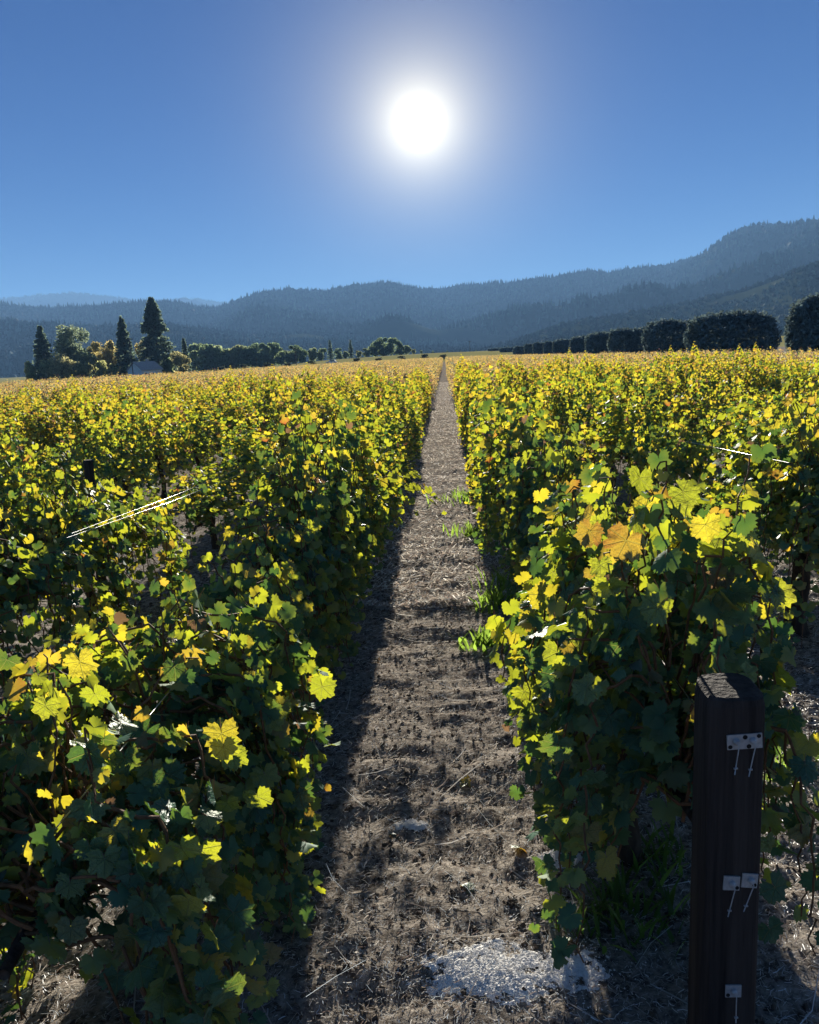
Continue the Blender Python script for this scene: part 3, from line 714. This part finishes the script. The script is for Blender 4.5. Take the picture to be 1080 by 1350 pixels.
# ------------------------------------------------------------------ litter on the ground
def strips(name, label, n, xr, yr, lmin, lmax, wd, cols, seed, tilt=.35, mat=None, ybias=1.0, reject=None):
    r = np.random.default_rng(seed)
    x = r.uniform(*xr, n); y = yr[0] + (yr[1] - yr[0]) * r.random(n) ** ybias
    if reject is not None: k = reject(x, y, r); x, y = x[k], y[k]; n = len(x)
    z = ground_z(x, y); a = r.uniform(0, 2 * np.pi, n); L = r.uniform(lmin, lmax, n); tl = np.abs(r.normal(0, tilt, n)); w = wd * r.uniform(.6, 1.5, n)
    dx, dy, dz = np.cos(a) * np.cos(tl), np.sin(a) * np.cos(tl), np.sin(tl)
    sx_, sy_ = -np.sin(a), np.cos(a); bend = r.normal(0, .12, n) * L; up = r.uniform(.0, .012, n)
    V = np.zeros((n, 6, 3))
    for j, t_ in enumerate((0, .5, 1)):
        cx = x + dx * L * t_ + sx_ * bend * (t_ == .5); cy_ = y + dy * L * t_ + sy_ * bend * (t_ == .5); cz = z + up + dz * L * t_ + .006
        for q, s in enumerate((-1, 1)):
            V[:, j * 2 + q] = np.stack([cx + s * sx_ * w / 2, cy_ + s * sy_ * w / 2, cz + s * .3 * w], -1)
    f = np.array([(0, 1, 3, 2), (2, 3, 5, 4)]); F = (np.arange(n)[:, None, None] * 6 + f).reshape(-1, 4)
    c = np.array(cols)[r.integers(len(cols), size=n)] * r.uniform(.6, 1.25, (n, 1))
    tag(obj(name, mesh(name, V.reshape(-1, 3), F, mat or M_STRAW, np.repeat(c, 6, 0))), label, 'straw', None, 'stuff')
def off_powder(x, y, r):
    k = np.ones(len(x), bool)
    for qx, qy, qr in POWDER: k &= (((x - qx) / (qr * .95)) ** 2 + ((y - qy) / (qr * .45)) ** 2 > r.uniform(.5, 1.2, len(x)))
    return k
STRAWC = [(.80, .72, .60), (.68, .59, .48), (.46, .38, .31), (.90, .85, .76), (.34, .25, .20)]
strips('straw_litter', 'short straw and chaff littering the path and aisles close by', 140000, (-2.4, 2.9), (1.5, 6.5), .006, .032, .0014, STRAWC, 31, ybias=1.1, tilt=.25, reject=off_powder)
strips('straw_litter', 'straw and stubble littering the path further along', 40000, (-1.0, .8), (6.0, 60), .02, .07, .005, STRAWC, 32, ybias=2.2)
strips('dry_grass_stems', 'long bent dry grass stems lying across the ground', 800, (-2.2, 2.6), (1.6, 7.5), .10, .30, .0026, STRAWC[:4], 33, tilt=.22)

def lumps(name, label, cat, n, xr, yr, smin, smax, seed, mat, sink=.35, ybias=1.2, pos=None):
    r = np.random.default_rng(seed)
    if pos is None:
        x = r.uniform(*xr, n); y = yr[0] + (yr[1] - yr[0]) * r.random(n) ** ybias; k = off_powder(x, y, r); x, y = x[k], y[k]; n = len(x); z = ground_z(x, y)
    else: x, y, z = pos
    base = np.array([(1, 0, 0), (-1, 0, 0), (0, 1, 0), (0, -1, 0), (0, 0, 1), (0, 0, -1)], float)
    f = np.array([(0, 2, 4), (2, 1, 4), (1, 3, 4), (3, 0, 4), (2, 0, 5), (1, 2, 5), (3, 1, 5), (0, 3, 5)])
    s = (smin + (smax - smin) * r.random(n) ** 2.2)[:, None, None]
    a = r.uniform(0, 6.3, n); ca, sa = np.cos(a)[:, None], np.sin(a)[:, None]
    v = base[None] * r.uniform(.5, 1.2, (n, 6, 3)) + r.normal(0, .22, (n, 6, 3))
    vx = v[..., 0] * ca - v[..., 1] * sa; vy = v[..., 0] * sa + v[..., 1] * ca
    v = np.stack([vx, vy, v[..., 2] * .75], -1) * s + np.stack([x, y, z], -1)[:, None]
    v[..., 2] += s[..., 0] * (1 - sink) * .3
    F = (np.arange(n)[:, None, None] * 6 + f).reshape(-1, 3)
    return tag(obj(name, mesh(name, v.reshape(-1, 3), F, mat)), label, cat, None, 'stuff')
lumps('soil_clods', 'dark crumbly soil clods covering the ground', 'soil', 28000, (-2.5, 3.0), (1.5, 8), .002, .017, 41, M_CLOD)
lumps('gravel', 'small pale stones mixed into the soil', 'gravel', 5000, (-2.5, 3.0), (1.5, 7), .002, .009, 42, M_STONE)

# white powder spilled on the path
def powder(label, cx, cy_, rx, ry, seed, n, ht=.010):
    r = np.random.default_rng(seed); m_ = 130
    ax_ = np.linspace(-1.35, 1.35, m_); U, Vv = np.meshgrid(ax_, ax_, indexing='ij')
    X = cx + U * rx; Y = cy_ + Vv * ry
    q = U ** 2 + Vv ** 2 + 1.9 * fbm(U * 1.7 + seed, Vv * 1.7, 4) + 2.4 * fbm(X * 38 + seed, Y * 38, 4)
    Hh = ht * np.clip(1.0 - q, -.6, .55) + r.normal(0, .0011, U.shape)
    Z = ground_z(X, Y) + np.where(Hh > -.004, Hh, -.05)
    I = np.arange(m_ * m_).reshape(m_, m_); F = np.stack([I[:-1, :-1], I[1:, :-1], I[1:, 1:], I[:-1, 1:]], -1).reshape(-1, 4)
    ok = (Hh > -.004).ravel(); F = F[ok[F].any(1)]
    e = tag(obj('white_powder', mesh('white_powder', np.stack([X, Y, Z], -1).reshape(-1, 3), F, M_WHITE, smooth=False)), label, 'powder', None, 'stuff')
    x = r.normal(0, .85, n); y = r.normal(0, .85, n); X = cx + x * rx; Y = cy_ + y * ry
    g = lumps('grains', None, None, n, None, None, .001, .0045, seed + 1, M_WHITE, pos=(X, Y, ground_z(X, Y) + .004 + ht * .8 * np.clip(1 - (x * x + y * y), 0, 1)))
    g.parent = e
def onground(px, py):
    v = look(px, py); return CAM + v * (-CAM[2] / v[2])
a = onground(655, 1283); powder('large patch of white powder spilled on the path near the end post', a[0], a[1], .22, .105, 61, 1500)
a = onground(752, 1285); powder('smaller patch of white powder beside the large one, towards the end post', a[0], a[1], .11, .075, 62, 600)
a = onground(742, 1140); powder('white powder dusting under the leaves at the path edge', a[0], a[1], .09, .06, 63, 700)
a = onground(541, 1092); powder('faint white powder spot in the middle of the path', a[0], a[1], .07, .03, 64, 260)

# weeds and grass tufts along the rows
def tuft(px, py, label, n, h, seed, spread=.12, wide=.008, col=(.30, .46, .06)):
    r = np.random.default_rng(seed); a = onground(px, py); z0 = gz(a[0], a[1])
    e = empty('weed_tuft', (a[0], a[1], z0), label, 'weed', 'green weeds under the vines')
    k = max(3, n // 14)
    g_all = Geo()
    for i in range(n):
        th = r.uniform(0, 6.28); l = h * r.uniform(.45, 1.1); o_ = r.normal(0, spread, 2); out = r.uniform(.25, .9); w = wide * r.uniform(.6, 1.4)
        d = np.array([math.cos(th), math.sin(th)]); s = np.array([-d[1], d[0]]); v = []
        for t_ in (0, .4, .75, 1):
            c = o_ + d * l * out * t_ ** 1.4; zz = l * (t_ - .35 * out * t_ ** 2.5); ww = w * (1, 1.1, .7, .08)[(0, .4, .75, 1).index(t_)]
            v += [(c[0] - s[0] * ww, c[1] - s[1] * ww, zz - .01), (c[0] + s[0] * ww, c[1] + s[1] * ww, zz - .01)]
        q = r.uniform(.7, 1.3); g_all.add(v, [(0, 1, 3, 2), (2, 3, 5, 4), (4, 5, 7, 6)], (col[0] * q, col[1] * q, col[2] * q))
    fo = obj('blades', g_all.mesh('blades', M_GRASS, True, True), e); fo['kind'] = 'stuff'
tuft(640, 852, 'leafy green weed at the path edge below the hanging yellow leaves', 90, .17, 71, .08, .010)
tuft(655, 800, 'green weed clump at the foot of the vine row behind the post', 80, .18, 72, .09)
tuft(628, 705, 'green weed clump further along the path edge', 120, .2, 73, .14)
tuft(622, 660, 'low spreading weed further along the path edge', 120, .18, 74, .2)
tuft(690, 780, 'broad weed patch under the vine row behind the post', 110, .2, 75, .16)
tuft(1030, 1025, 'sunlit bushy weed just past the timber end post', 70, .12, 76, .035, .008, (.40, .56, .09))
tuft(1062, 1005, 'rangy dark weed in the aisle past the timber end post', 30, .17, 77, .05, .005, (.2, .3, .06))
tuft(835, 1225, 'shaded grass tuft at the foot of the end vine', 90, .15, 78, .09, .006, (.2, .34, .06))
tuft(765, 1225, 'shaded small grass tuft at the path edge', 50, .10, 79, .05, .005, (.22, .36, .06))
tuft(200, 885, 'small green weed in the aisle behind the low vine', 80, .13, 80, .08)
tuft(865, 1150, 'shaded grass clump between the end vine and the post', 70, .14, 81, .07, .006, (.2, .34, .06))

# fallen leaves
rf_ = np.random.default_rng(91)
for i in range(26):
    x = rf_.uniform(-1.9, 1.6); y = rf_.uniform(1.9, 5.5)
    kind = ('brown', 'brown', 'red', 'gold')[rf_.integers(4)]
    o_ = obj('fallen_leaf', LEAF_ME[kind][rf_.integers(len(LEAF_ME[kind]))], None, (x, y, gz(x, y) + .018), (rf_.normal(0, .35), rf_.normal(0, .35), rf_.uniform(0, 6.3)))
    s = rf_.uniform(.03, .055); o_.scale = (s, s, s)
    tag(o_, {'brown': 'dry brown fallen vine leaf lying on the soil', 'red': 'reddish fallen vine leaf lying on the soil', 'gold': 'yellow fallen vine leaf lying on the soil'}[kind], 'leaf', 'fallen leaves on the ground')

# ------------------------------------------------------------------ trees
def quads(P, s, r, col, flat=.3):
    """small leaf-clump faces (bent quads) at P"""
    n = len(P); a = r.normal(0, 1, (n, 3)); a /= np.linalg.norm(a, axis=1, keepdims=True)
    b = np.cross(a, r.normal(0, 1, (n, 3))); b /= np.linalg.norm(b, axis=1, keepdims=True)
    s = (s * r.uniform(.6, 1.4, n))[:, None]; c = np.cross(a, b)
    V = np.stack([P - a * s, P + b * s * .6, P + a * s, P - b * s * .6 + c * s * flat], 1).reshape(-1, 3)
    F = (np.arange(n)[:, None] * 4 + np.arange(4)).reshape(-1, 4)
    C = np.repeat(np.array(col)[None] * r.uniform(.55, 1.5, (n, 1)), 4, 0)
    return V, F, C
def broad_mesh(seed, h, w, n, col, leaf=.3, lobes=14, base=.08, boxy=0.0, depth=None):
    r = np.random.default_rng(seed); P = []; depth = depth or w
    for i in range(lobes):
        z = h * r.uniform(base + .08, .9); k = (1 - boxy) * math.sqrt(max(.08, 1 - ((z / h - .5) / .55) ** 2)) + boxy
        a = r.uniform(0, 6.28); q = r.random() ** .5 * .72
        if i % 3 == 0: q *= .3
        c = np.array([math.cos(a) * q * w / 2 * k, math.sin(a) * q * depth / 2 * k, z]); R = np.array([w, depth, h * .8]) * (r.uniform(.24, .32) if i % 3 == 0 else r.uniform(.12, .22))
        m_ = n // lobes; d = r.normal(0, 1, (m_, 3)); d /= np.linalg.norm(d, axis=1, keepdims=True)
        P.append(c + d * R * (r.random((m_, 1)) ** .35))
    P = np.concatenate(P); P = P[P[:, 2] > h * base * .6]
    V, F, C = quads(P, leaf, r, col); return mesh('crown', V, F, M_TREE, C)
def trunk_tree(h, w, seed, top=.6):
    r = np.random.default_rng(seed); g = Geo(); g.tube([(0, 0, -.4), (.05 * w, 0, h * .25), (0, .05 * w, h * top)], [h * .03, h * .022, h * .008], 7)
    for i in range(5):
        a = r.uniform(0, 6.28); z = h * r.uniform(.2, .5); g.tube([(0, 0, z), (math.cos(a) * w * .3, math.sin(a) * w * .3, z + h * .22)], [h * .012, h * .004], 5)
    return g.mesh('trunk', M_TRUNK)
def conifer_mesh(seed, h, w, col, n=70, per=70, leaf=.35, gap=None, top=.02):
    r = np.random.default_rng(seed); P = []; S = []
    for i in range(n):
        t_ = (i + r.random()) / n; z = h * (.07 + .92 * t_); R = w / 2 * (1 - t_) ** .8 * r.uniform(.7, 1.12) + h * top
        if gap and gap[0] < t_ < gap[1]: R *= .45
        for b_ in range(4):
            a = r.uniform(0, 6.28); q = np.sqrt(r.random(per // 4)); rr = R * q
            P.append(np.stack([np.cos(a + r.normal(0, .16, len(q))) * rr, np.sin(a + r.normal(0, .16, len(q))) * rr, z - rr * .22 + R * .12 + r.normal(0, h * .006, len(q))], -1))
    P = np.concatenate(P); V, F, C = quads(P, leaf, r, col, .2); return mesh('crown', V, F, M_TREE, C)
def tree(name, label, cat, x, y, crown, h, w, seed, group=None, rz=0, scale=1.0, top=.6):
    e = empty(name, (x, y, float(terrain(np.array(x), np.array(y))) - .1), label, cat, group, rz); e.scale = (scale, scale, scale)
    obj('trunk', trunk_tree(h, w, seed, top), e); obj('crown', crown, e); return e
def place(px, Y): v = look(px, 470); return CAM[0] + v[0] * Y / v[1]
def hgt(px, ytop, Y):
    p_ = spot(px, ytop, Y); return p_[2] - float(terrain(np.array(p_[0]), np.array(Y)))
PINE = (.17, .23, .16); OAK = (.27, .33, .20); OLIVE = (.21, .28, .25); GOLD = (.60, .50, .20)
Y = 292
x = place(207, Y); h = hgt(204, 391, Y)
tree('conifer_tree', 'tallest dark conifer standing beside the white house', 'tree', x, Y, conifer_mesh(1, h, 16, PINE, 110, 120, .5, (.50, .56)), h, 5, 1, top=.97)
x = place(165, Y - 6); h = hgt(165, 417, Y - 6)
tree('conifer_tree', 'shorter slim conifer on the other side of the white house', 'tree', x, Y - 6, conifer_mesh(2, h, 9, PINE, 70, 90, .45), h, 4, 2, top=.95)
x = place(57, Y - 5); h = hgt(56, 429, Y - 5)
tree('conifer_tree', 'leaning bushy conifer beside the round oak', 'tree', x, Y - 5, conifer_mesh(3, h, 10, PINE, 55, 110, .5), h, 4, 3, top=.9)
x = place(244, Y + 20); h = hgt(241, 446, Y + 20)
tree('conifer_tree', 'small conifer behind the round bush by the treeline', 'tree', x, Y + 20, conifer_mesh(4, h, 4.2, PINE, 40, 60, .4), h, 4, 4, top=.9)
x = place(97, Y + 5); h = hgt(97, 428, Y + 5)
tree('oak_tree', 'large round crowned green tree beside the leaning conifer', 'tree', x, Y + 5, broad_mesh(5, h, 16, 9000, OAK, .42, 30), h, 12, 5)
for i, (px, yt, w, c, lab) in enumerate([(132, 446, 6, GOLD, 'golden autumn tree in front of the slim conifer'), (148, 445, 6.5, GOLD, 'golden autumn tree close to the slim conifer'), (120, 452, 6, (.2, .19, .07), 'yellow green tree beside the large round tree'), (187, 447, 5, GOLD, 'golden autumn tree showing above the house roof')]):
    x = place(px, Y + 12 + i * 3); h = hgt(px, yt, Y + 12 + i * 3); tree('golden_tree', lab, 'tree', x, Y + 12 + i * 3, broad_mesh(20 + i, h, w * 1.25, 3200, c, .4, 14), h, w, 20 + i)
for i, (px, yt, w, c, lab, yy) in enumerate([(37, 476, 5.5, (.15, .15, .06), 'low round olive green bush at the field edge', -14), (78, 467, 10, (.14, .13, .06), 'broad brownish bush in front of the large round tree', -15),
        (58, 474, 6, (.12, .13, .06), 'mid sized bush between the two low round bushes', -12), (110, 474, 7, (.12, .12, .055), 'dull green bush at the foot of the golden trees', -12), (135, 476, 6, (.15, .15, .06), 'pale bush below the golden tree', -10), (150, 479, 5, (.14, .14, .06), 'small bush beside the utility pole', -10),
        (163, 481, 4, (.12, .13, .06), 'small bush in front of the white house', -9), (238, 463, 8, (.13, .12, .055), 'round grey green bush beside the tallest conifer', -10), (222, 472, 5, (.07, .09, .04), 'dark low bush under the tallest conifer', -8)]):
    x = place(px, Y + yy); h = hgt(px, yt, Y + yy); c = tuple(3.2 * q for q in c); tree('bush', lab, 'bush', x, Y + yy, broad_mesh(40 + i, h, w * 1.15, 3000, c, .32, 14, .0), h, w * .6, 40 + i, 'bushes round the homestead')
# house
hx, hy = place(189, Y - 16), Y - 16
hz_ = float(terrain(np.array(hx), np.array(hy)))
e = empty('farmhouse', (hx, hy, hz_), 'white farmhouse with a grey pitched roof beside the tallest conifer', 'house', rz=math.radians(62)); e.scale = (1.15, 1.15, 1.15)
g = Geo(); g.box((0, 0, 1.7), (7.5, 6, 3.6)); g.add([(-3.75, -3, 3.5), (-3.75, 3, 3.5), (-3.75, 0, 5.6)], [(0, 2, 1)]); g.add([(3.75, -3, 3.5), (3.75, 3, 3.5), (3.75, 0, 5.6)], [(0, 1, 2)]); obj('wall', g.mesh('wall', M_HOUSEW), e)
g = Geo()
for s in (-1, 1): g.add([(-4.1, s * 3.4, 3.3), (4.1, s * 3.4, 3.3), (4.1, 0, 5.75), (-4.1, 0, 5.75), (-4.1, s * 3.4, 3.48), (4.1, s * 3.4, 3.48), (4.1, 0, 5.93), (-4.1, 0, 5.93)], [(0, 1, 2, 3), (7, 6, 5, 4), (0, 4, 5, 1), (1, 5, 6, 2), (3, 7, 4, 0)])
rf = obj('roof', g.mesh('roof', M_ROOF), e)
g = Geo(); g.box((1.6, .4, 5.9), (.7, .7, 1.4)); obj('chimney', g.mesh('chimney', M_ROOF), rf)
for wx in (-2.4, .2, 2.5):
    g = Geo(); g.box((wx, -3.02, 2.0), (1.0, .1, 1.3)); wn = obj('window', g.mesh('window_frame', M_HOUSEW), e)
    g = Geo(); g.box((wx, -3.08, 2.0), (.8, .05, 1.1)); obj('pane', g.mesh('pane', M_GLASS), wn)
g = Geo(); g.box((-1.1, -3.03, 1.1), (.95, .1, 2.1)); obj('door', g.mesh('door', M_POLE), e)

def pole(px, ytop, Y, label, arms=1, w=.32):
    x = place(px, Y); h = hgt(px, ytop, Y); e = empty('utility_pole', (x, Y, float(terrain(np.array(x), np.array(Y)))), label, 'pole', 'utility poles')
    g = Geo(); g.tube([(0, 0, -.3), (0, 0, h)], [w / 2, w / 2 * .7], 8); obj('mast', g.mesh('mast', M_POLE), e)
    for k in range(arms):
        g = Geo(); g.box((0, -.15, h - .5 - .9 * k), (2.2, .12, .14)); a_ = obj('crossarm', g.mesh('crossarm', M_POLE), e)
        g = Geo()
        for s in (-.95, -.4, .4, .95): g.tube([(s, -.15, h - .45 - .9 * k), (s, -.15, h - .25 - .9 * k)], [.06, .04], 6)
        obj('insulators', g.mesh('insulators', M_GLASS), a_)
pole(173, 445, 268, 'tall utility pole in front of the white farmhouse')
pole(338, 470, 330, 'short utility pole beside the far road', 0, .25)
pole(390, 459, 345, 'utility pole against the treeline by the far road', 1)
pole(620, 449, 520, 'pale utility pole behind the bright far field', 1, .4)

# treeline behind the far road
TL = [broad_mesh(60 + i, 10, 9.5, 2600, tuple(3.6 * q for q in c), .5, 14, .03, .3) for i, c in enumerate([(.07, .09, .045), (.085, .10, .05), (.06, .08, .04), (.11, .115, .05)])]
CO = [conifer_mesh(66 + i, 12, 4.5, PINE, 30, 40, .45) for i in range(2)]
rt = np.random.default_rng(8)
def tl(px, yt, Y, v, lab, grp='trees of the far treeline'):
    x = place(px, Y); h = hgt(px, yt, Y)
    me = (CO[v - 10] if v >= 10 else TL[v]); H0 = 12 if v >= 10 else 10
    tree('conifer_tree' if v >= 10 else 'broadleaf_tree', lab, 'tree', x, Y, me, H0, 5, 90 + v, grp, rt.uniform(0, 6), h / H0)
for i, px in enumerate(np.arange(256, 405, 9.5)):
    tl(px, 455 + rt.uniform(-6, 6) + (px - 256) * .02, 430 + rt.uniform(-12, 12), int(rt.integers(4)), 'leafy tree in the even treeline behind the far road')
for px, yt, v, Yq in [(412, 457, 1, 440), (424, 459, 0, 445), (436, 448, 10, 470), (447, 459, 2, 450), (456, 462, 1, 450), (463, 448, 11, 480), (473, 461, 3, 455), (484, 458, 1, 455), (495, 450, 0, 470), (505, 445, 2, 470), (516, 445, 0, 475), (527, 449, 2, 475), (537, 454, 1, 480), (546, 459, 3, 490), (556, 461, 1, 500), (571, 462, 0, 520), (590, 462, 2, 540), (608, 462, 3, 560), (628, 461, 1, 580), (650, 460, 2, 600)]:
    tl(px, yt, Yq, v, 'dark pointed conifer among the far trees' if v >= 10 else 'rounded tree in the loose group beyond the bright far field')
# low dark shrubs along the far road
SH = [broad_mesh(80 + i, 1.9, 3.6, 500, (.035, .045, .03), .2, 6, .0, .5) for i in range(3)]
for i, (px, yt) in enumerate([(292, 484), (321, 482.5), (351, 481.5), (380, 479), (412, 477.5), (470, 475), (500, 472.5), (531, 474), (560, 472), (585, 470.5)]):
    Yq = 300; x = place(px, Yq); e = empty('round_shrub', (x, Yq, float(terrain(np.array(x), np.array(Yq)))), 'dark rounded shrub in the spaced row along the far road', 'shrub', 'shrubs along the far road')
    k = hgt(px, yt, Yq) / 1.75; e.scale = (1.15, 1.15, max(1.0, k * 1.2)); obj('foliage', SH[i % 3], e)
# white car on the far road
Yq = 308; x = place(437, Yq); e = empty('parked_car', (x, Yq, float(terrain(np.array(x), np.array(Yq))) + .3), 'small white car on the far road', 'car', rz=.05)
g = Geo(); g.box((0, 0, .72), (4.2, 1.75, .62)); g.add([(-1.3, -.8, 1.03), (1.6, -.8, 1.03), (1.6, .8, 1.03), (-1.3, .8, 1.03), (-.6, -.68, 1.55), (1.1, -.68, 1.55), (1.1, .68, 1.55), (-.6, .68, 1.55)], [(4, 5, 6, 7), (0, 1, 5, 4), (1, 2, 6, 5), (2, 3, 7, 6), (3, 0, 4, 7)]); obj('body', g.mesh('body', M_CARW), e)
g = Geo(); g.box((.25, -.77, 1.27), (1.7, .06, .34)); obj('side_window', g.mesh('side_window', M_GLASS), e)
for wx in (-1.35, 1.35):
    for wy in (-.8, .8):
        g = Geo(); g.tube([(wx, wy - .1, .32), (wx, wy + .1, .32)], .33, 14); obj('wheel', g.mesh('wheel', M_TYRE), e)

def clipped_mesh(seed, h, w, d, n, col, leaf, rnd):
    r = np.random.default_rng(seed); m_ = int(n * .85)
    u = r.normal(0, 1, (m_, 3)); u /= (np.abs(u) ** rnd).sum(1, keepdims=True) ** (1 / rnd)
    lump = (.97 + .38 * fbm(u[:, 0] * 2.2 + seed, u[:, 2] * 2.4 + u[:, 1] * 2 + 7, 4)) * r.uniform(.80, 1.02, m_)
    P = u * lump[:, None] * np.array([w / 2, d / 2, h * .5]) + np.array([0, 0, h * .5])
    P[:, 0] *= 1 - .10 * np.clip(.4 - P[:, 2] / h, 0, 1) * 3
    T = P[P[:, 2] > h * .82]; T = T[r.integers(0, len(T), n - m_)] + np.stack([r.normal(0, .1, n - m_), r.normal(0, .1, n - m_), h * .09 * r.random(n - m_)], -1)
    P = P[P[:, 2] > .05]
    V, F, C = quads(np.concatenate([P, T]), leaf, r, col, .25); return mesh('crown', V, F, M_HEDGE, C)
# clipped trees in a line beside the vineyard
HX = 29.0
hedge = [(1046, 1110, 386), (917, 1011, 410), (855, 922, 420), (809, 856, 431), (776, 808, 437), (753, 775, 443), (731, 751, 447), (718, 731, 450), (705, 718, 451), (693, 705, 453), (678, 692, 456), (660, 677, 458), (645, 660, 459)]
for i, (p0, p1, yt) in enumerate(hedge):
    pc = (p0 + p1) / 2
    v = look(pc, 458); Yh = HX * v[1] / v[0]; x = HX
    hh = hgt(pc, yt, Yh) * .92; wv = (p1 - p0) / 1080 * Yh * 1.12
    n = int(np.clip(2000000 / Yh, 4000, 24000)); lf = .10 + Yh * .0007
    lab = ('tall rounded evergreen at the edge of the clipped tree line, apart from the others' if i == 0 else 'widest boxy clipped evergreen next to the gap in the tree line' if i == 1 else
           'boxy clipped evergreen second from the gap in the tree line' if i == 2 else 'clipped evergreen in the receding line beside the vineyard')
    cm = clipped_mesh(120 + i, hh, wv, min(wv, 5.5), n, OLIVE, lf, 5.5 if i else 3.0)
    tree('clipped_evergreen', lab, 'tree', x, Yh, cm, hh, wv * .5, 120 + i, 'clipped evergreens beside the vineyard')

# ------------------------------------------------------------------ the air
hb = Geo(); hb.box((0, 5300, 415), (26000, 15400, 900))
hm = bpy.data.materials.new('haze_air'); hm.use_nodes = True; ht_ = hm.node_tree; ht_.nodes.clear()
pv = ht_.nodes.new('ShaderNodeVolumePrincipled'); pv.inputs['Color'].default_value = (.28, .55, 1.0, 1); pv.inputs['Density'].default_value = 1.1e-4; pv.inputs['Anisotropy'].default_value = .0
ou = ht_.nodes.new('ShaderNodeOutputMaterial'); ht_.links.new(pv.outputs[0], ou.inputs['Volume'])
hz = obj('haze', hb.mesh('haze', hm)); tag(hz, 'thin blue haze filling the valley air', 'haze', None, 'stuff')
